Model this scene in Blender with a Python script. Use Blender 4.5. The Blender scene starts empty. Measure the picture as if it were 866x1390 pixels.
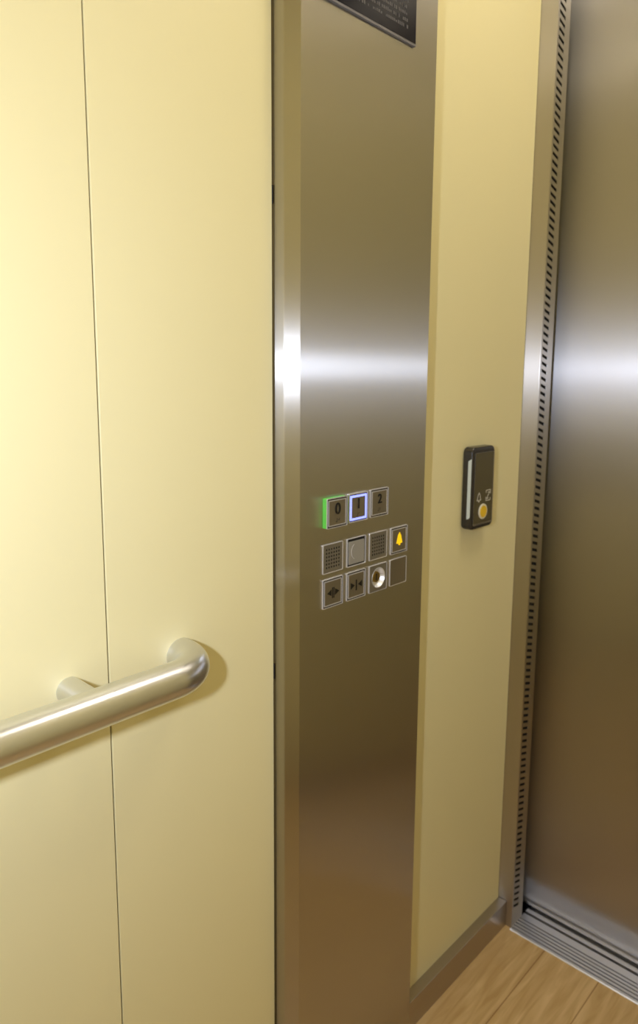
import bpy, bmesh, math, random
from mathutils import Vector, Matrix
random.seed(4)
SC = bpy.context.scene
COL = SC.collection
SC.view_settings.view_transform = 'Standard'
SC.view_settings.look = 'None'
SC.view_settings.gamma = 1
SC.view_settings.use_curve_mapping = False
SC.view_settings.exposure = 0.0

H = 1.40            # camera height above the cabin floor
CEIL = 2.62
W = 0.80            # side wall plane (Y)
YR = -0.32          # opposite side wall
XB = -0.36          # rear wall
XF = 1.532          # cabin side of the door frame
XD = 1.628          # door panel plane

# ------------------------------------------------------------------ materials
def mat(name, color, rough=0.5, metal=0.0, spec=0.5, emit=None, estr=0, coat=0):
    m = bpy.data.materials.new(name); m.use_nodes = True
    b = m.node_tree.nodes['Principled BSDF']
    b.inputs['Base Color'].default_value = (*color, 1)
    b.inputs['Roughness'].default_value = rough
    b.inputs['Metallic'].default_value = metal
    b.inputs['Specular IOR Level'].default_value = spec
    b.inputs['Coat Weight'].default_value = coat
    if emit:
        b.inputs['Emission Color'].default_value = (*emit, 1)
        b.inputs['Emission Strength'].default_value = estr
    return m

def brushed(name, color, rough, aniso, rot=0.0, scale=(400, 400, 6), amp=0.10, bump=0.02, axis='Z', tight=None):
    m = mat(name, color, rough, 1.0)
    nt = m.node_tree; N = nt.nodes; L = nt.links
    b = N['Principled BSDF']
    b.inputs['Anisotropic'].default_value = aniso
    b.inputs['Anisotropic Rotation'].default_value = rot
    # brush direction: across the vertical scratches
    gm = N.new('ShaderNodeNewGeometry'); tg = N.new('ShaderNodeVectorMath'); tg.operation = 'CROSS_PRODUCT'
    L.new(gm.outputs['True Normal'], tg.inputs[0]); tg.inputs[1].default_value = (0.001, 0.001, 1)
    L.new(tg.outputs['Vector'], b.inputs['Tangent'])
    tc = N.new('ShaderNodeTexCoord'); mp = N.new('ShaderNodeMapping')
    mp.inputs['Scale'].default_value = scale
    L.new(tc.outputs['Object'], mp.inputs['Vector'])
    nz = N.new('ShaderNodeTexNoise'); nz.inputs['Scale'].default_value = 1.0
    nz.inputs['Detail'].default_value = 3
    L.new(mp.outputs['Vector'], nz.inputs['Vector'])
    mr = N.new('ShaderNodeMapRange')
    mr.inputs['To Min'].default_value = rough - amp; mr.inputs['To Max'].default_value = rough + amp
    L.new(nz.outputs['Fac'], mr.inputs['Value'])
    L.new(mr.outputs['Result'], b.inputs['Roughness'])
    bp = N.new('ShaderNodeBump'); bp.inputs['Strength'].default_value = bump
    bp.inputs['Distance'].default_value = 0.001
    L.new(nz.outputs['Fac'], bp.inputs['Height'])
    L.new(bp.outputs['Normal'], b.inputs['Normal'])
    if tight:
        # second, much narrower lobe of the same scratched metal
        g = N.new('ShaderNodeBsdfAnisotropic'); g.distribution = 'MULTI_GGX'
        g.inputs['Color'].default_value = (*color, 1)
        g.inputs['Roughness'].default_value = tight[0]; g.inputs['Anisotropy'].default_value = tight[1]
        L.new(tg.outputs['Vector'], g.inputs['Tangent']); L.new(bp.outputs['Normal'], g.inputs['Normal'])
        ms = N.new('ShaderNodeMixShader'); ms.inputs['Fac'].default_value = tight[2]
        L.new(b.outputs[0], ms.inputs[1]); L.new(g.outputs[0], ms.inputs[2])
        L.new(ms.outputs[0], N['Material Output'].inputs['Surface'])
    return m

def paint(name, color, rough=0.42):
    m = mat(name, color, rough, 0.0, 0.5)
    nt = m.node_tree; N = nt.nodes; L = nt.links; b = N['Principled BSDF']
    tc = N.new('ShaderNodeTexCoord')
    n2 = N.new('ShaderNodeTexNoise'); n2.inputs['Scale'].default_value = 900; n2.inputs['Detail'].default_value = 2
    L.new(tc.outputs['Object'], n2.inputs['Vector'])
    bp = N.new('ShaderNodeBump'); bp.inputs['Strength'].default_value = 0.05; bp.inputs['Distance'].default_value = 0.0005
    L.new(n2.outputs['Fac'], bp.inputs['Height']); L.new(bp.outputs['Normal'], b.inputs['Normal'])
    return m

def wood(name):
    m = mat(name, (0.6, 0.42, 0.2), 0.38)
    nt = m.node_tree; N = nt.nodes; L = nt.links; b = N['Principled BSDF']
    tc = N.new('ShaderNodeTexCoord'); mp = N.new('ShaderNodeMapping')
    mp.inputs['Rotation'].default_value = (0, 0, math.radians(8))
    mp.inputs['Scale'].default_value = (3, 26, 1)
    L.new(tc.outputs['Object'], mp.inputs['Vector'])
    nz = N.new('ShaderNodeTexNoise'); nz.inputs['Scale'].default_value = 2.2; nz.inputs['Detail'].default_value = 7
    nz.inputs['Distortion'].default_value = 0.7
    L.new(mp.outputs['Vector'], nz.inputs['Vector'])
    cr = N.new('ShaderNodeValToRGB'); e = cr.color_ramp.elements
    e[0].position = 0.3; e[0].color = (0.50, 0.31, 0.115, 1)
    e[1].position = 0.72; e[1].color = (0.74, 0.53, 0.27, 1)
    L.new(nz.outputs['Fac'], cr.inputs['Fac'])
    br = N.new('ShaderNodeTexBrick'); br.offset = 0.4
    br.inputs['Color1'].default_value = (1, 1, 1, 1); br.inputs['Color2'].default_value = (0.9, 0.88, 0.84, 1)
    br.inputs['Mortar'].default_value = (0.55, 0.45, 0.33, 1)
    br.inputs['Scale'].default_value = 1.0; br.inputs['Brick Width'].default_value = 0.9
    br.inputs['Row Height'].default_value = 0.12; br.inputs['Mortar Size'].default_value = 0.0012
    L.new(tc.outputs['Object'], br.inputs['Vector'])
    mx = N.new('ShaderNodeMix'); mx.data_type = 'RGBA'; mx.blend_type = 'MULTIPLY'
    mx.inputs[0].default_value = 1
    L.new(cr.outputs['Color'], mx.inputs[6]); L.new(br.outputs['Color'], mx.inputs[7])
    L.new(mx.outputs[2], b.inputs['Base Color'])
    return m

M = dict(
    paint=paint('beige_paint', (0.82, 0.735, 0.42)),
    groove=mat('panel_groove', (0.22, 0.16, 0.06), 0.8),
    steel=brushed('brushed_steel', (0.54, 0.52, 0.495), 0.36, 1.0, 0.0, scale=(900, 900, 12), amp=0.03, bump=0.004, tight=(0.25, -0.86, 0.40)),
    steel_door=brushed('brushed_door_steel', (0.50, 0.48, 0.47), 0.41, 0.95, 0.0, scale=(900, 900, 12), amp=0.03, bump=0.004, tight=(0.30, -0.78, 0.2)),
    steel_frame=brushed('brushed_frame_steel', (0.54, 0.51, 0.48), 0.40, 0.95, 0.0, scale=(900, 900, 12), amp=0.03, bump=0.004, tight=(0.30, -0.75, 0.4)),
    steel_rail=brushed('satin_rail_steel', (0.71, 0.72, 0.76), 0.28, 0.0, 0.0, scale=(1500, 40, 40), amp=0.006, bump=0.0),
    steel_base=brushed('skirting_steel', (0.46, 0.42, 0.38), 0.38, 0.3, 0.0, scale=(6, 300, 300), amp=0.05),
    alu=brushed('sill_aluminium', (0.78, 0.77, 0.78), 0.36, 0.3, 0.0, scale=(300, 8, 300), amp=0.05),
    rim=mat('button_rim', (0.84, 0.82, 0.83), 0.32, 0.62),
    keyface=mat('button_face', (0.38, 0.335, 0.245), 0.42, 0.9),
    keydark=mat('key_recess', (0.10, 0.085, 0.065), 0.6, 0.3),
    keygrey=mat('grey_key', (0.36, 0.34, 0.30), 0.5, 0.3),
    grille=mat('grille_plate', (0.42, 0.39, 0.33), 0.42, 0.9),
    black=mat('black_ink', (0.008, 0.007, 0.006), 0.4),
    dark=mat('dark_recess', (0.012, 0.010, 0.009), 0.7),
    gapshade=mat('gap_shade', (0.03, 0.026, 0.022), 0.7),  # near-black colour standing in for the shade between jamb and door
    plastic=mat('charcoal_plastic', (0.028, 0.024, 0.021), 0.24),
    screen=mat('smoked_screen', (0.085, 0.07, 0.035), 0.18, 0, 0.6, coat=0.3),
    greymark=mat('pale_print', (0.62, 0.58, 0.48), 0.5),
    strip=mat('pale_strip', (0.62, 0.68, 0.66), 0.35),
    yellow=mat('yellow_button', (0.85, 0.55, 0.01), 0.35),
    yellow_lit=mat('yellow_lit', (0.9, 0.6, 0.01), 0.4, emit=(1.0, 0.62, 0.0), estr=0.55),
    ring=mat('pale_ring', (0.80, 0.74, 0.58), 0.35),
    green=mat('green_collar', (0.10, 0.42, 0.06), 0.3, emit=(0.10, 0.50, 0.05), estr=0.35),
    blue=mat('blue_halo', (0.3, 0.35, 0.9), 0.3, emit=(0.22, 0.27, 1.0), estr=1.6),
    cup=mat('silver_cup', (0.85, 0.86, 0.90), 0.38, 0.8),
    brass=mat('brass', (0.55, 0.42, 0.16), 0.25, 1.0),
    glossblack=mat('black_acrylic', (0.007, 0.006, 0.010), 0.15, 0, 0.22),
    plateedge=mat('plate_edge', (0.22, 0.21, 0.22), 0.35, 0.6),
    blurtext=mat('dim_print', (0.085, 0.080, 0.085), 0.5),
    white=mat('ceiling_white', (0.80, 0.76, 0.68), 0.5),
    lamp=mat('lamp_diffuser', (0.9, 0.9, 0.9), 0.5, emit=(1.0, 0.91, 0.72), estr=5.5),
    lamp_front=mat('front_lamp_diffuser', (0.9, 0.9, 0.9), 0.5, emit=(1.0, 0.91, 0.72), estr=14.5),
    floor=wood('wood_vinyl'),
)

# ------------------------------------------------------------------ helpers
def finish(bm, name, m, parent=None, bevel=0, seg=2, smooth=False, loc=None):
    bmesh.ops.recalc_face_normals(bm, faces=bm.faces)
    me = bpy.data.meshes.new(name); bm.to_mesh(me); bm.free()
    o = bpy.data.objects.new(name, me); COL.objects.link(o)
    me.materials.append(M[m] if isinstance(m, str) else m)
    if parent: o.parent = parent
    if loc: o.location = loc
    if bevel:
        md = o.modifiers.new('bevel', 'BEVEL'); md.width = bevel; md.segments = seg
        md.harden_normals = True; md.limit_method = 'ANGLE'; md.angle_limit = math.radians(30)
        smooth = True
    if smooth:
        for p in me.polygons: p.use_smooth = True
        try: me.set_sharp_from_angle(angle=math.radians(50))
        except Exception: pass
    return o

def box(bm, x0, x1, y0, y1, z0, z1):
    v = [bm.verts.new(p) for p in ((x0,y0,z0),(x1,y0,z0),(x1,y1,z0),(x0,y1,z0),(x0,y0,z1),(x1,y0,z1),(x1,y1,z1),(x0,y1,z1))]
    for f in ((0,3,2,1),(4,5,6,7),(0,1,5,4),(1,2,6,5),(2,3,7,6),(3,0,4,7)):
        bm.faces.new([v[i] for i in f])
    return bm
def B(*a):
    return box(bmesh.new(), *a)

def prism(bm, pts, lo, hi, axis='Y'):
    """closed outline extruded between lo and hi along axis"""
    def P(a, b, t):
        return {'Y': (a, t, b), 'Z': (a, b, t), 'X': (t, a, b)}[axis]
    A = [bm.verts.new(P(a, b, lo)) for a, b in pts]; C = [bm.verts.new(P(a, b, hi)) for a, b in pts]
    n = len(pts)
    bm.faces.new(A[::-1]); bm.faces.new(C)
    for i in range(n): bm.faces.new((A[i], A[(i+1) % n], C[(i+1) % n], C[i]))
    return bm

def ringprism(bm, outer, inner, lo, hi):
    """frame between two matching outlines (in X,Z), between Y=lo and Y=hi"""
    n = len(outer)
    def mk(pts, y): return [bm.verts.new((a, y, b)) for a, b in pts]
    ol, oh, il, ih = mk(outer, lo), mk(outer, hi), mk(inner, lo), mk(inner, hi)
    for i in range(n):
        j = (i+1) % n
        bm.faces.new((ol[i], ol[j], oh[j], oh[i])); bm.faces.new((il[j], il[i], ih[i], ih[j]))
        bm.faces.new((ol[j], ol[i], il[i], il[j])); bm.faces.new((oh[i], oh[j], ih[j], ih[i]))
    return bm

def rrect(x0, x1, z0, z1, r, n=6):
    out = []
    for cx, cz, a in ((x1-r, z1-r, 0), (x0+r, z1-r, 90), (x0+r, z0+r, 180), (x1-r, z0+r, 270)):
        for i in range(n+1):
            t = math.radians(a + 90*i/n); out.append((cx + r*math.cos(t), cz + r*math.sin(t)))
    return out

def circ(cx, cz, r, n=32):
    return [(cx + r*math.cos(2*math.pi*i/n), cz + r*math.sin(2*math.pi*i/n)) for i in range(n)]

def sweep(bm, path, r, n=32, caps=True):
    rings = []
    up = Vector((0, 0, 1))
    for i, p in enumerate(path):
        a = path[max(i-1, 0)]; b = path[min(i+1, len(path)-1)]
        t = (b - a).normalized(); s = t.cross(up).normalized(); u = s.cross(t)
        rings.append([bm.verts.new(p + r*(math.cos(2*math.pi*k/n)*s + math.sin(2*math.pi*k/n)*u)) for k in range(n)])
    for A, C in zip(rings, rings[1:]):
        for k in range(n): bm.faces.new((A[k], A[(k+1) % n], C[(k+1) % n], C[k]))
    if caps: bm.faces.new(rings[0]); bm.faces.new(rings[-1][::-1])
    return bm

def cyl_y(bm, cx, cz, r, y0, y1, n=32):
    return prism(bm, circ(cx, cz, r, n), y0, y1)

def text_mesh(name, s, m, parent, x, z, y, size, depth=0.0006, sx=1.0):
    """lettering facing -Y, centred on x,z, its back on plane y"""
    cu = bpy.data.curves.new(name, 'FONT'); cu.body = s; cu.size = size
    cu.align_x = 'CENTER'; cu.align_y = 'CENTER'; cu.extrude = depth/2; cu.offset = size*0.012
    t = bpy.data.objects.new(name + '_curve', cu); COL.objects.link(t)
    bpy.context.view_layer.update()
    me = bpy.data.meshes.new_from_object(t.evaluated_get(bpy.context.evaluated_depsgraph_get()))
    me.transform(Matrix.Translation((x, y - depth/2, z)) @ Matrix.Rotation(math.pi/2, 4, 'X') @ Matrix.Diagonal((sx, 1, 1, 1)))
    bpy.data.objects.remove(t); me.name = name
    me.materials.clear(); me.materials.append(M[m])
    o = bpy.data.objects.new(name, me); COL.objects.link(o)
    if parent: o.parent = parent
    return o

def empty(name, loc=(0, 0, 0)):
    o = bpy.data.objects.new(name, None); COL.objects.link(o); o.location = loc; o.empty_display_size = 0.05
    return o
def thing(name, label, cat, loc=(0, 0, 0), group=None):
    o = empty(name, loc); o['label'] = label; o['category'] = cat
    if group: o['group'] = group
    return o
def tag(o, label, cat):
    o['label'] = label; o['category'] = cat; return o
def struct(o, label=None, cat=None):
    o['kind'] = 'structure'
    if label: o['label'] = label; o['category'] = cat
    return o
def settle(root):
    """children were modelled in world space: keep them there under a root placed at its base"""
    T = Matrix.Translation(-root.location)
    for c in root.children:
        if c.type == 'MESH': c.data.transform(T)
        for g in c.children:
            g.data.transform(T)

# ------------------------------------------------------------------ the cabin
def panelled(name, spans, mk, label):
    """a wall of separate sheet panels on a dark backing"""
    o = mk(None)
    struct(o, label, 'wall')
    return o

# side wall with the controls
wl = finish(B(XB-0.02, XF+0.0, W+0.004, W+0.03, 0, CEIL), 'wall_left', 'groove')
struct(wl, 'pale yellow panelled wall carrying the handrail and the control column', 'wall')
JX = 0.4570
for a, b in ((XB, JX-0.0009), (JX+0.0009, 0.7475), (0.80, XF-0.0005)):
    finish(B(a, b, W, W+0.0038, 0.0, CEIL), 'wall_panel', 'paint', wl, bevel=0.0012)
# small fixing clips in the gap between the wall panel and the column
for zc in (H+0.2510, H-0.4780):
    finish(B(0.7470, 0.7498, W-0.0004, W+0.004, zc-0.013, zc+0.013), 'fixing_clip', 'dark', wl, bevel=0.0006)['label'] = 'small dark fixing clip beside the column'
wr = finish(B(XB-0.02, XF, YR-0.03, YR-0.004, 0, CEIL), 'wall_right', 'groove')
struct(wr, 'pale yellow wall behind the viewer', 'wall')
for a, b in ((XB, 0.27), (0.272, 0.90), (0.902, XF-0.0005)):
    finish(B(a, b, YR-0.0038, YR, 0.0, CEIL), 'wall_panel', 'paint', wr, bevel=0.0012)
wb = finish(B(XB-0.03, XB-0.004, YR-0.03, W+0.03, 0, CEIL), 'wall_back', 'groove')
struct(wb, 'pale yellow rear wall', 'wall')
for a, b in ((YR, 0.239), (0.241, W)):
    finish(B(XB-0.0038, XB, a, b, 0.0, CEIL), 'wall_panel', 'paint', wb, bevel=0.0012)
# front wall: header over the doors and a narrow return beyond the far jamb
JL = 0.761           # jamb return plane (Y)
OPEN0 = -0.10        # far side of the door opening
DH = 2.50            # opening height
bm = bmesh.new(); box(bm, XF, XF+0.06, YR, OPEN0-0.04, 0, CEIL); box(bm, XF, XF+0.06, OPEN0-0.04, W, DH+0.04, CEIL)
struct(finish(bm, 'wall_front', 'steel_frame'), 'brushed steel wall around the lift doors', 'wall')
fl = finish(box(B(XB-0.03, XF-0.008, YR-0.03, W+0.03, -0.04, 0), XF-0.008, XF+0.001, 0.7612, W+0.03, -0.04, 0), 'floor', 'floor')
struct(fl, 'light oak look vinyl floor', 'floor')
struct(finish(B(XB-0.03, XD+0.08, YR-0.03, W+0.03, CEIL, CEIL+0.03), 'ceiling', 'white'), 'off white cabin ceiling', 'ceiling')
# dark shaft floor under the sill, so that nothing is open below
struct(finish(B(XF-0.008, XD+0.10, YR-0.03, W+0.03, -0.05, -0.03), 'trim_1', 'dark'), 'dark slot under the door sill', 'trim')
struct(finish(B(XF, XD+0.10, W, W+0.03, -0.03, CEIL), 'trim_2', 'dark'), 'dark recess behind the door jamb', 'trim')
struct(finish(B(XF+0.06, XD+0.10, YR-0.03, YR, -0.03, CEIL), 'trim_3', 'dark'), 'dark recess behind the far jamb', 'trim')

# jambs: steel angle, slotted return towards the doors
def jamb(name, yw, s, label):
    """yw = return plane; s = +1 when the wall lies at larger Y"""
    back = W if s > 0 else OPEN0-0.04
    X0, X1 = XF, XF+0.060
    bm = bmesh.new()
    # front face
    y0, y1 = sorted((yw, back))
    box(bm, X0, X0+0.0015, y0, y1, 0.0, DH+0.04)
    # return plate with slots: strips either side, rungs between the slots
    a, b = sorted((yw, yw + s*0.0015))
    sx0, sx1 = X0+0.007, X0+0.034
    box(bm, X0+0.0015, sx0, a, b, 0.0, DH); box(bm, sx1, X1-0.004, a, b, 0.0, DH)
    # slots slope down towards the doors, so the webs between them are parallelograms
    z = 0.054; pitch = 0.0166; sh = 0.0072; dr = 0.0080
    prism(bm, [(sx0, 0.0), (sx1, 0.0), (sx1, z-dr), (sx0, z)], a, b)
    while z + pitch < DH-0.01:
        prism(bm, [(sx0, z+sh), (sx1, z+sh-dr), (sx1, z+pitch-dr), (sx0, z+pitch)], a, b); z += pitch
    prism(bm, [(sx0, z+sh), (sx1, z+sh-dr), (sx1, DH), (sx0, DH)], a, b)
    prism(bm, [(X0+0.0022+0.0026*math.cos(t), yw+s*0.0022+0.0026*math.sin(t)) for t in [math.radians(22.5*k) for k in range(16)]], 0.0, DH, 'Z')
    root = finish(bm, name, 'steel_frame', smooth=True)
    struct(root, label, 'door frame')
    c, d = sorted((yw + s*0.004, yw + s*0.006))
    finish(B(sx0-0.003, sx1+0.003, c, d, 0.02, DH-0.005), 'slot_backing', 'dark', root)
    c, d = sorted((yw + s*0.0025, yw + s*0.03))
    finish(B(X1-0.004, X1+0.002, c, d, 0.0, DH), 'gap_shade_strip', 'gapshade', root)  # dark strip paints in the shaded gap between the return and the door
    return root
jamb('trim_4', JL, 1, 'brushed steel door jamb with a ladder of narrow slots beside the yellow wall')
jamb('trim_5', OPEN0, -1, 'brushed steel door jamb on the far side of the opening')
struct(finish(B(XF+0.0015, XF+0.06, OPEN0, JL, DH, DH+0.04), 'trim_6', 'steel_frame'), 'steel soffit over the door opening', 'trim')

# door panels (two, telescopic)
d1 = finish(B(XD, XD+0.025, 0.29, JL+0.022, 0.008, DH+0.06), 'door_1', 'steel_door', bevel=0.0015)
struct(d1, 'brushed stainless steel sliding lift door', 'door')
d2 = finish(B(XD+0.032, XD+0.057, OPEN0-0.03, 0.34, 0.008, DH+0.06), 'door_2', 'steel_door', bevel=0.0015)
struct(d2, 'second brushed steel sliding panel of the lift door', 'door')
struct(finish(B(XD+0.08, XD+0.10, YR, W+0.03, -0.03, CEIL), 'wall_shaft', 'dark'), 'dark shaft wall behind the doors', 'wall')

# sill: ribbed aluminium profile
prof = [(XF-0.008, 0.0005)]
x = XF-0.006
for k in range(5):
    prof += [(x, 0.0030), (x+0.0062, 0.0030), (x+0.0068, -0.0030), (x+0.0094, -0.0030)]
    x += 0.0106
prof += [(x, 0.0030), (x+0.021, 0.0030), (x+0.0215, -0.016), (x+0.0290, -0.016), (x+0.0295, 0.0030),
         (x+0.044, 0.0030), (x+0.0445, -0.022), (x+0.058, -0.022), (x+0.0585, 0.0), (x+0.085, 0.0), (x+0.085, -0.028), (XF-0.008, -0.028)]
sill = bmesh.new()
A = [sill.verts.new((a, OPEN0, b)) for a, b in prof]; C = [sill.verts.new((a, JL, b)) for a, b in prof]
sill.faces.new(A); sill.faces.new(C[::-1])
for i in range(len(prof)):
    j = (i+1) % len(prof); sill.faces.new((A[i], C[i], C[j], A[j]))
bmesh.ops.triangulate(sill, faces=[f for f in sill.faces if len(f.verts) > 4])
tag(finish(sill, 'door_sill', 'alu'), 'ribbed silver aluminium door sill set between the wood floor and the steel door', 'door sill')

# skirtings
def skirt(name, x0, x1, y0, y1, label):
    struct(finish(B(x0, x1, y0, y1, 0, 0.068), name, 'steel_base', bevel=0.0012), label, 'skirting board')
skirt('baseboard_left', 1.1125, XF-0.0005, W-0.0235, W, 'brushed steel skirting at the foot of the yellow wall beside the door')
skirt('baseboard_left_rear', XB+0.0235, 0.749, W-0.0235, W, 'brushed steel skirting under the handrail wall')
skirt('baseboard_right', XB+0.0235, XF-0.0005, YR, YR+0.0235, 'brushed steel skirting on the opposite wall')
skirt('baseboard_back', XB, XB+0.0235, YR, W, 'brushed steel skirting on the rear wall')

# ------------------------------------------------------------------ handrail
RX, RY, RZ, RR = 0.5690, 0.7350, H-0.3965, 0.0238
hr = thing('handrail', 'round satin stainless steel handrail with its bent end fixed to the yellow wall', 'handrail', (0.2, W, RZ))
R = 0.058
path = [Vector((-0.17, RY, RZ)), Vector((0.0, RY, RZ)), Vector((0.25, RY, RZ))]
for i in range(0, 17):
    t = math.radians(90*i/16)
    path.append(Vector((RX-R + R*math.sin(t), RY+R - R*math.cos(t), RZ)))
path.append(Vector((RX, W, RZ)))
lp = []
for i in range(16, -1, -1):
    t = math.radians(90*i/16); lp.append(Vector((-0.17 - R*math.sin(t), RY+R - R*math.cos(t), RZ)))
path = [Vector((-0.17-R, W, RZ))] + lp + path[1:]
finish(sweep(bmesh.new(), path, RR, 48), 'rail_tube', 'steel_rail', hr, smooth=True)
for mx in (0.4015, -0.02):
    finish(sweep(bmesh.new(), [Vector((mx, W, RZ+0.003)), Vector((mx, RY, RZ+0.003))], 0.0168, 40), 'wall_bracket', 'steel_rail', hr, smooth=True)
settle(hr)

# ------------------------------------------------------------------ control column
FY = 0.7620          # face plane
cc = thing('control_column', 'tall brushed stainless steel lift control column with push buttons on the yellow wall', 'control panel', (0.93, W, 0))
prof = [(0.7505, W), (0.7505, 0.7790), (0.7680, FY), (1.0960, FY), (1.1110, 0.7770), (1.1110, W)]
bm = prism(bmesh.new(), prof, 0.0, CEIL, 'Z')
# pocket behind the key switch
S = 0.0486
CX = [0.8186 + 0.0586*i for i in range(4)]        # left edges of the four columns
RZs = [H-0.2010, H-0.2770, H-0.3350]              # top edges of the three rows
ff = [f_ for f_ in bm.faces if all(abs(v.co.y-FY) < 1e-6 for v in f_.verts)][0]
OV = sorted(ff.verts, key=lambda v: (v.co.z, v.co.x)); OV = [OV[0], OV[1], OV[3], OV[2]]
bm.faces.remove(ff)
hx0, hx1, hz1, hz0 = CX[2]+0.004, CX[2]+S-0.004, RZs[2]-0.004, RZs[2]-S+0.004
I = [bm.verts.new((a, FY, b)) for a, b in ((hx0, hz0), (hx1, hz0), (hx1, hz1), (hx0, hz1))]
K = [bm.verts.new((v.co.x, FY+0.018, v.co.z)) for v in I]
for k in range(4):
    j = (k+1) % 4
    bm.faces.new((OV[k], OV[j], I[j], I[k])); bm.faces.new((I[k], I[j], K[j], K[k]))
bm.faces.new(K)
finish(bm, 'column_body', 'steel', cc, bevel=0.0022, seg=3)

# notice plate at the top
pl = finish(B(0.8000, 1.0293, FY-0.0045, FY-0.0002, H+0.5225, H+0.665), 'notice_plate', 'plateedge', cc)
pl['label'] = 'black plate with small print'
finish(B(0.8012, 1.0281, FY-0.0050, FY-0.0044, H+0.5262, H+0.6638), 'plate_front', 'glossblack', pl)
bm = bmesh.new()
for r in range(12):
    z = H + 0.542 + r*0.0096
    x = 0.815
    while x < 1.004:
        w = random.uniform(0.002, 0.0042)
        if random.random() < 0.86 and x + w < 1.008:
            hh = random.choice((0.0034, 0.0046, 0.0052))
            box(bm, x, x+w, FY-0.0053, FY-0.0049, z, z+hh)
            if random.random() < .5: box(bm, x+w*0.35, x+w*1.1, FY-0.0054, FY-0.0049, z+hh*0.35, z+hh*0.6)
        x += w + random.choice((0.0014, 0.0014, 0.004))
finish(bm, 'small_print', 'blurtext', pl)

# buttons
def button(name, c, r, lift=0.0042, kind='key', rimw=0.0007, label=None, facemat='keyface', gap=0.0035, back=None):
    x0 = CX[c]; x1 = x0+S; z1 = RZs[r]; z0 = z1-S
    yf = FY - lift
    rt = finish(ringprism(bmesh.new(), rrect(x0, x1, z0, z1, 0.0014, 3), rrect(x0+rimw, x1-rimw, z0+rimw, z1-rimw, 0.0010, 3), yf, back or FY+0.0005), name, 'rim', cc)
    if label: rt['label'] = label
    if kind == 'plain':
        finish(prism(bmesh.new(), rrect(x0+rimw, x1-rimw, z0+rimw, z1-rimw, 0.001, 3), yf+0.0007, FY), 'button_face', facemat, rt)
    elif kind == 'key':
        # dark groove, inner pale frame line, then the face
        a = rimw+0.0003
        finish(prism(bmesh.new(), rrect(x0+rimw, x1-rimw, z0+rimw, z1-rimw, 0.001, 3), yf+0.0016, back or FY), 'recess', 'keydark', rt)
        a = gap; b = gap+0.0013
        finish(ringprism(bmesh.new(), rrect(x0+a, x1-a, z0+a, z1-a, 0.001, 3), rrect(x0+b, x1-b, z0+b, z1-b, 0.0008, 3), yf+0.0002, yf+0.0018), 'inner_frame', 'rim', rt)
        finish(prism(bmesh.new(), rrect(x0+b, x1-b, z0+b, z1-b, 0.0008, 3), yf+0.0006, yf+0.0018), 'button_face', facemat, rt)
    return rt, (x0+x1)/2, (z0+z1)/2, yf

def braille(parent, cx, cz, y, cells):
    bm = bmesh.new()
    for ci, dots in enumerate(cells):
        for d in dots:
            px = cx + (ci-(len(cells)-1)/2)*0.0056 + (0.0023 if d > 3 else 0) - 0.0011
            pz = cz + 0.0023 - 0.0023*((d-1) % 3)
            bmesh.ops.create_icosphere(bm, subdivisions=1, radius=0.00075, matrix=Matrix.Translation((px, y, pz)))
    finish(bm, 'braille', 'black', parent)

# pressed floor button 0 standing proud on a green collar
b, cx, cz, yf = button('floor_button', 0, 0, 0.0105, label='floor button 0 standing proud on a glowing green collar', back=FY-0.0085)
x0 = CX[0]; z1 = RZs[0]
finish(prism(bmesh.new(), rrect(x0+0.0002, x0+S-0.0002, z1-S+0.0002, z1-0.0002, 0.001, 3), FY-0.0084, FY-0.0001), 'green_collar', 'green', b, bevel=0.0004)['label'] = 'glowing green collar'
text_mesh('numeral', '0', 'black', b, cx+0.0005, cz+0.0055, yf+0.0004, 0.026, 0.0012)
braille(b, cx+0.001, cz-0.0125, yf+0.0004, ((3, 4, 5, 6), (2, 4, 5)))
b, cx, cz, yf = button('floor_button', 1, 0, 0.0050, label='floor button 1 with a glowing blue square border', gap=0.0040, rimw=0.0015)
x0 = CX[1]
for o in list(b.children):
    if o.name.startswith('inner_frame'): bpy.data.objects.remove(o)
a, c2 = 0.0035, 0.0070
finish(ringprism(bmesh.new(), rrect(x0+a, x0+S-a, z1-S+a, z1-a, 0.001, 3), rrect(x0+c2, x0+S-c2, z1-S+c2, z1-c2, 0.0008, 3), yf+0.0001, yf+0.0018), 'blue_light_frame', 'blue', b)['label'] = 'glowing blue border'
text_mesh('numeral', '1', 'black', b, cx, cz+0.0055, yf+0.0005, 0.024, 0.0012)
braille(b, cx, cz-0.0120, yf+0.0005, ((3, 4, 5, 6), (1,)))
b, cx, cz, yf = button('floor_button', 2, 0, 0.0030, label='floor button 2, unlit')
text_mesh('numeral', '2', 'black', b, cx, cz+0.0060, yf+0.0004, 0.023, 0.0012)
braille(b, cx, cz-0.0120, yf+0.0004, ((3, 4, 5, 6), (1, 2)))

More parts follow.
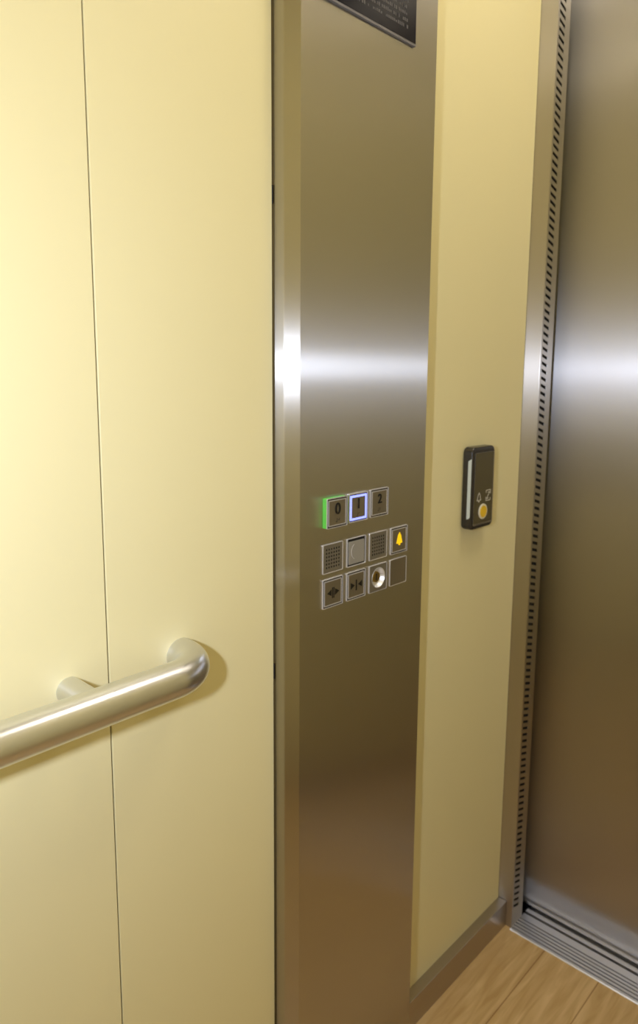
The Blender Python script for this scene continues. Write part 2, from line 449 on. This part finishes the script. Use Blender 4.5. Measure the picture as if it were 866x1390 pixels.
def grille(c):
    x0 = CX[c]; x1 = x0+S; z1 = RZs[1]; z0 = z1-S; yf = FY-0.0020
    rt = finish(ringprism(bmesh.new(), rrect(x0, x1, z0, z1, 0.0014, 3), rrect(x0+0.0013, x1-0.0013, z0+0.0013, z1-0.0013, 0.001, 3), yf, FY+0.0005), 'speaker_grille', 'rim', cc)
    # perforated plate: grid of cells, each with a round hole
    bm = bmesh.new()
    nx, nz = 6, 6
    a0, a1, c0, c1 = x0+0.0065, x1-0.0065, z0+0.0065, z1-0.0065
    ys = yf+0.0006
    dx = (a1-a0)/nx; dz = (c1-c0)/nz; hr_ = 0.0021; m = 8
    for i in range(nx):
        for k in range(nz):
            ox, oz = a0+i*dx, c0+k*dz; mx, mz = ox+dx/2, oz+dz/2
            outer = []
            for q in range(m):
                t = 2*math.pi*q/m; ux, uz = math.cos(t), math.sin(t)
                s = 1/max(abs(ux), abs(uz)); outer.append((mx+ux*s*dx/2, mz+uz*s*dz/2))
            inner = circ(mx, mz, hr_, m)
            V = [bm.verts.new((p, ys, q)) for p, q in outer]; U = [bm.verts.new((p, ys, q)) for p, q in inner]
            D = [bm.verts.new((p, ys+0.001, q)) for p, q in inner]
            for q in range(m):
                w = (q+1) % m
                bm.faces.new((V[q], V[w], U[w], U[q])); bm.faces.new((U[q], U[w], D[w], D[q]))
    for (p, q, r, s) in ((x0+0.0013, a0, z0+0.0013, z1-0.0013), (a1, x1-0.0013, z0+0.0013, z1-0.0013), (a0, a1, z0+0.0013, c0), (a0, a1, c1, z1-0.0013)):
        bm.faces.new([bm.verts.new(v) for v in ((p, ys, r), (q, ys, r), (q, ys, s), (p, ys, s))])
    bmesh.ops.remove_doubles(bm, verts=bm.verts, dist=1e-6)
    finish(bm, 'perforated_plate', 'grille', rt)
    finish(B(x0+0.0013, x1-0.0013, ys+0.0011, FY, z0+0.0013, z1-0.0013), 'grille_backing', 'dark', rt)
grille(0); grille(2)

# blank grey key (row 2, column 2) with a faint raised crescent
b, cx, cz, yf = button('indicator_key', 1, 1, 0.0024, kind='none', label='plain grey key with a faint round mark')
x0 = CX[1]; z1 = RZs[1]
finish(prism(bmesh.new(), rrect(x0+0.0015, x0+S-0.0015, z1-S+0.0015, z1-0.0015, 0.001, 3), FY-0.0002, FY), 'recess', 'dark', b)
finish(prism(bmesh.new(), rrect(x0+0.0040, x0+S-0.0045, z1-S+0.0040, z1-0.0055, 0.001, 3), yf+0.0004, FY-0.0002), 'button_face', 'keygrey', b, bevel=0.0005)
arc = [(cx-0.003+0.0115*math.cos(t), cz+0.001+0.0135*math.sin(t)) for t in [math.radians(110+14*i) for i in range(11)]]
arc2 = [(cx-0.003+0.0100*math.cos(t), cz+0.001+0.0128*math.sin(t)) for t in [math.radians(250-14*i) for i in range(11)]]
bm = bmesh.new(); prism(bm, arc+arc2, yf-0.0001, yf+0.0004)
finish(bm, 'raised_mark', 'rim', b)

# alarm key with lit yellow bell
b, cx, cz, yf = button('alarm_button', 3, 1, 0.0030, label='alarm button with a lit yellow bell')
bell = [(-0.0085, -0.0065), (-0.0075, -0.0040), (-0.0058, 0.0010), (-0.0048, 0.0055), (-0.0030, 0.0085), (-0.0012, 0.0098), (-0.0010, 0.0118), (0.0010, 0.0118),
        (0.0012, 0.0098), (0.0030, 0.0085), (0.0048, 0.0055), (0.0058, 0.0010), (0.0075, -0.0040), (0.0085, -0.0065), (0.0025, -0.0070), (0.0020, -0.0100), (-0.0020, -0.0100), (-0.0025, -0.0070)]
o = finish(prism(bmesh.new(), [(cx+0.0005+p*1.02, cz+0.001+q*1.08) for p, q in bell], yf, yf+0.0006), 'bell_symbol', 'yellow_lit', b); o['label'] = 'lit yellow bell'

# door open / door close
def tri(bm, x, z, dirn, w, h, y):
    prism(bm, [(x, z-h/2), (x+dirn*w, z), (x, z+h/2)], y-0.0005, y+0.0001)
b, cx, cz, yf = button('door_open_button', 0, 2, 0.0026, label='door opening button, arrows pointing apart')
bm = bmesh.new(); y = yf+0.0006
tri(bm, cx-0.0040, cz, -1, 0.0100, 0.0110, y); tri(bm, cx+0.0050, cz, 1, 0.0100, 0.0110, y)
box(bm, cx-0.0022, cx-0.0004, y-0.0005, y, cz-0.0095, cz+0.0085); box(bm, cx+0.0012, cx+0.0030, y-0.0005, y, cz-0.0095, cz+0.0085)
finish(bm, 'arrow_symbol', 'black', b)
b, cx, cz, yf = button('door_close_button', 1, 2, 0.0026, label='door closing button, arrows pointing together')
bm = bmesh.new(); y = yf+0.0006
tri(bm, cx-0.0140, cz, 1, 0.0098, 0.0112, y); tri(bm, cx+0.0145, cz, -1, 0.0098, 0.0112, y)
box(bm, cx-0.0013, cx+0.0013, y-0.0005, y, cz-0.0095, cz+0.0090)
finish(bm, 'arrow_symbol', 'black', b)

# key switch: plate with a round dished cup, the brass lock at its bottom
b, cx, cz, yf = button('key_switch', 2, 2, 0.0028, kind='none', label='key switch, a bright dished cup around a brass lock')
kx, kz, kr = cx+0.0010, cz, 0.0185
hs_ = S/2-0.0013; n = 48; fy = yf+0.0006
def square_pt(t):
    ux, uz = math.cos(t), math.sin(t); q = hs_/max(abs(ux), abs(uz)); return (cx+ux*q, cz+uz*q)
T_ = [2*math.pi*k/n for k in range(n)]
bm = bmesh.new()
Vo = [bm.verts.new((square_pt(t)[0], fy, square_pt(t)[1])) for t in T_]
Vi = [bm.verts.new((kx+kr*math.cos(t), fy, kz+kr*math.sin(t))) for t in T_]
Vb = [bm.verts.new((kx+kr*math.cos(t), FY+0.002, kz+kr*math.sin(t))) for t in T_]
for k in range(n):
    j = (k+1) % n
    bm.faces.new((Vo[k], Vo[j], Vi[j], Vi[k])); bm.faces.new((Vi[k], Vi[j], Vb[j], Vb[k]))
finish(bm, 'switch_plate', 'grille', b)
bm = bmesh.new()
VV = [[bm.verts.new((kx+r_*math.cos(t), fy+dy_, kz+r_*math.sin(t))) for t in T_] for r_, dy_ in ((kr-0.0002, 0.0004), (kr-0.0004, -0.0004), (kr-0.0012, -0.0005), (kr-0.0022, 0.0006), (0.0135, 0.0085), (0.0118, 0.0110), (0.0100, 0.0112), (0.0100, 0.0135))]
for Aa, Cc in zip(VV, VV[1:]):
    for k in range(n): bm.faces.new((Aa[k], Cc[k], Cc[(k+1) % n], Aa[(k+1) % n]))
finish(bm, 'lock_cup', 'cup', b, smooth=True)
finish(cyl_y(bmesh.new(), kx, kz, 0.0098, fy+0.0040, fy+0.0140), 'lock_cylinder', 'brass', b, bevel=0.0012)
finish(B(kx-0.0012, kx+0.0012, fy+0.0036, fy+0.0042, kz-0.0060, kz+0.0060), 'keyhole', 'black', b)

# blank plate
button('blank_plate', 3, 2, 0.0022, kind='plain', facemat='keyface', label='blank brown metal plate')
settle(cc)
# third level of the notice plate / buttons is handled inside settle()

# ------------------------------------------------------------------ wall intercom / indicator box
DX0, DX1, DZ0, DZ1 = 1.2850, 1.3740, H-0.3310, H-0.1565
DY = 0.7750
iu = thing('intercom_unit', 'small charcoal wall box with smoked screen and round yellow button beside the door frame', 'intercom', ((DX0+DX1)/2, W, DZ0))
bm = bmesh.new()
hs = finish(prism(bm, rrect(DX0, DX1, DZ0, DZ1, 0.012, 6), DY, W), 'housing', 'plastic', iu, bevel=0.0050, seg=4)
finish(prism(bmesh.new(), rrect(DX0+0.0085, DX1-0.0035, DZ0+0.0085, DZ1-0.0120, 0.003, 4), DY-0.0006, DY+0.002), 'screen_frame', 'steel_base', iu)
sc = finish(prism(bmesh.new(), rrect(DX0+0.0090, DX1-0.0070, DZ0+0.0125, DZ1-0.0125, 0.003, 4), DY-0.0010, DY+0.001), 'screen', 'screen', iu)
st = finish(prism(bmesh.new(), [(0.7780, DZ0+0.029), (0.7800, DZ0+0.0255), (0.7855, DZ0+0.0235), (0.7855, DZ1-0.0285), (0.7780, DZ1-0.0235)], DX0-0.0006, DX0+0.002, 'X'), 'side_strip', 'strip', iu)
st['label'] = 'pale strip down the left edge'
bx, bz = (DX0+DX1)/2-0.0005, DZ0+0.0365
yb = finish(prism(bmesh.new(), circ(bx, bz, 0.0165, 40), DY-0.0030, DY-0.0006), 'call_button', 'ring', iu, bevel=0.0006)
yb['label'] = 'pale ring around a yellow centre'
finish(prism(bmesh.new(), circ(bx, bz, 0.0125, 40), DY-0.0038, DY-0.0028), 'button_cap', 'yellow', yb)
# bell outline
def ring_of(pts, y0, y1, shr, cx, cz):
    inn = [(cx+(a-cx)*shr, cz+(b-cz)*shr) for a, b in pts]
    return ringprism(bmesh.new(), pts, inn, y0, y1)
bcx, bcz = DX0+0.0275, DZ0+0.0685
bl = [(bcx+p*1.0, bcz+q*0.95-0.001) for p, q in bell]
finish(ring_of(bl, DY-0.0014, DY-0.0009, 0.74, bcx, bcz), 'bell_symbol', 'greymark', sc)
# four corner arrows symbol
ax, az = DX0+0.0645, DZ0+0.0690
bm = bmesh.new()
def seg(x0, z0, x1, z1, w=0.0016):
    d = Vector((x1-x0, z1-z0)).normalized(); n_ = Vector((-d.y, d.x))*w/2
    prism(bm, [(x0+n_.x, z0+n_.y), (x1+n_.x, z1+n_.y), (x1-n_.x, z1-n_.y), (x0-n_.x, z0-n_.y)], DY-0.0014, DY-0.0009)
hw, hh = 0.0085, 0.0110
seg(ax-hw, az+hh, ax+hw, az+hh); seg(ax+hw, az+hh, ax+hw, az+0.003); seg(ax-hw, az-hh, ax+hw, az-hh); seg(ax-hw, az-hh, ax-hw, az-0.003)
seg(ax-hw, az+hh, ax-hw, az+0.006); seg(ax+hw, az-hh, ax+hw, az-0.006)
seg(ax-0.006, az-0.007, ax+0.0055, az+0.0065); seg(ax+0.0055, az+0.0065, ax-0.001, az+0.0060); seg(ax-0.006, az-0.007, ax+0.001, az-0.0065)
finish(bm, 'arrow_symbol', 'greymark', sc)
settle(iu)

# ------------------------------------------------------------------ ceiling lamps
for i, x in enumerate((0.20, 1.23)):
    l = thing('ceiling_light', ('square warm ceiling lamp nearer the rear wall', 'square warm ceiling lamp nearer the doors')[i], 'ceiling light', (x, 0.24, CEIL))
    finish(ringprism(bmesh.new(), rrect(x-0.21, x+0.21, 0.03, 0.45, 0.01, 3), rrect(x-0.19, x+0.19, 0.05, 0.43, 0.008, 3), 0, 0.012), 'lamp_frame', 'steel_frame', l)
    o = finish(prism(bmesh.new(), rrect(x-0.19, x+0.19, 0.05, 0.43, 0.008, 3), 0.003, 0.010), 'diffuser', ('lamp', 'lamp_front')[i], l)
    for o in l.children:   # outline was drawn in X,Z: lay it flat under the ceiling
        for v in o.data.vertices:
            a, b_, c = v.co; v.co = (a-x, c-0.24, -b_)
        if o.name.startswith('lamp_frame') or True: o.data.flip_normals()

# everything above was laid out at 1/0.9 of its real size: bring it to true size
SCALE = 0.9
for me in bpy.data.meshes: me.transform(Matrix.Scale(SCALE, 4))
for o in COL.objects:
    o.location = o.location*SCALE
    for md in o.modifiers: md.width *= SCALE
H *= SCALE
# ------------------------------------------------------------------ camera
f, yaw, pitch, roll = 976.95, 0.75488, 0.15056, -0.006345
fw = Vector((math.cos(yaw)*math.cos(pitch), math.sin(yaw)*math.cos(pitch), -math.sin(pitch)))
r0 = fw.cross(Vector((0, 0, 1))).normalized(); dn = fw.cross(r0)
c, s = math.cos(roll), math.sin(roll)
rx = c*r0 + s*dn; dy = -s*r0 + c*dn
cam = bpy.data.cameras.new('camera'); co = bpy.data.objects.new('camera', cam); COL.objects.link(co)
mw = Matrix((( rx.x, -dy.x, -fw.x, 0), (rx.y, -dy.y, -fw.y, 0), (rx.z, -dy.z, -fw.z, H), (0, 0, 0, 1)))
co.matrix_world = mw
cam.sensor_fit = 'AUTO'; cam.sensor_width = 36; cam.lens = f/1390*36
cam.shift_y = -45/1390
cam.clip_start = 0.01
cam.dof.use_dof = True; cam.dof.focus_distance = 1.0*SCALE; cam.dof.aperture_fstop = 5.6
SC.camera = co

# ------------------------------------------------------------------ lights
# the photographer's flash, left of the lens (portrait grip)
fl_ = bpy.data.lights.new('flash', 'AREA'); fl_.shape = 'RECTANGLE'; fl_.size = 0.035; fl_.size_y = 0.06
fl_.energy = 7.5; fl_.color = (0.72, 0.80, 1.0); fl_.spread = math.radians(180)
fo = bpy.data.objects.new('flash', fl_); COL.objects.link(fo)
pos = Vector((0, 0, H)) - rx*0.21 + Vector((0, 0, 0.012))
fo.matrix_world = Matrix.Translation(pos) @ mw.to_3x3().to_4x4()
w = bpy.data.worlds.new('world'); SC.world = w; w.use_nodes = True
w.node_tree.nodes['Background'].inputs['Color'].default_value = (0.02, 0.02, 0.02, 1)
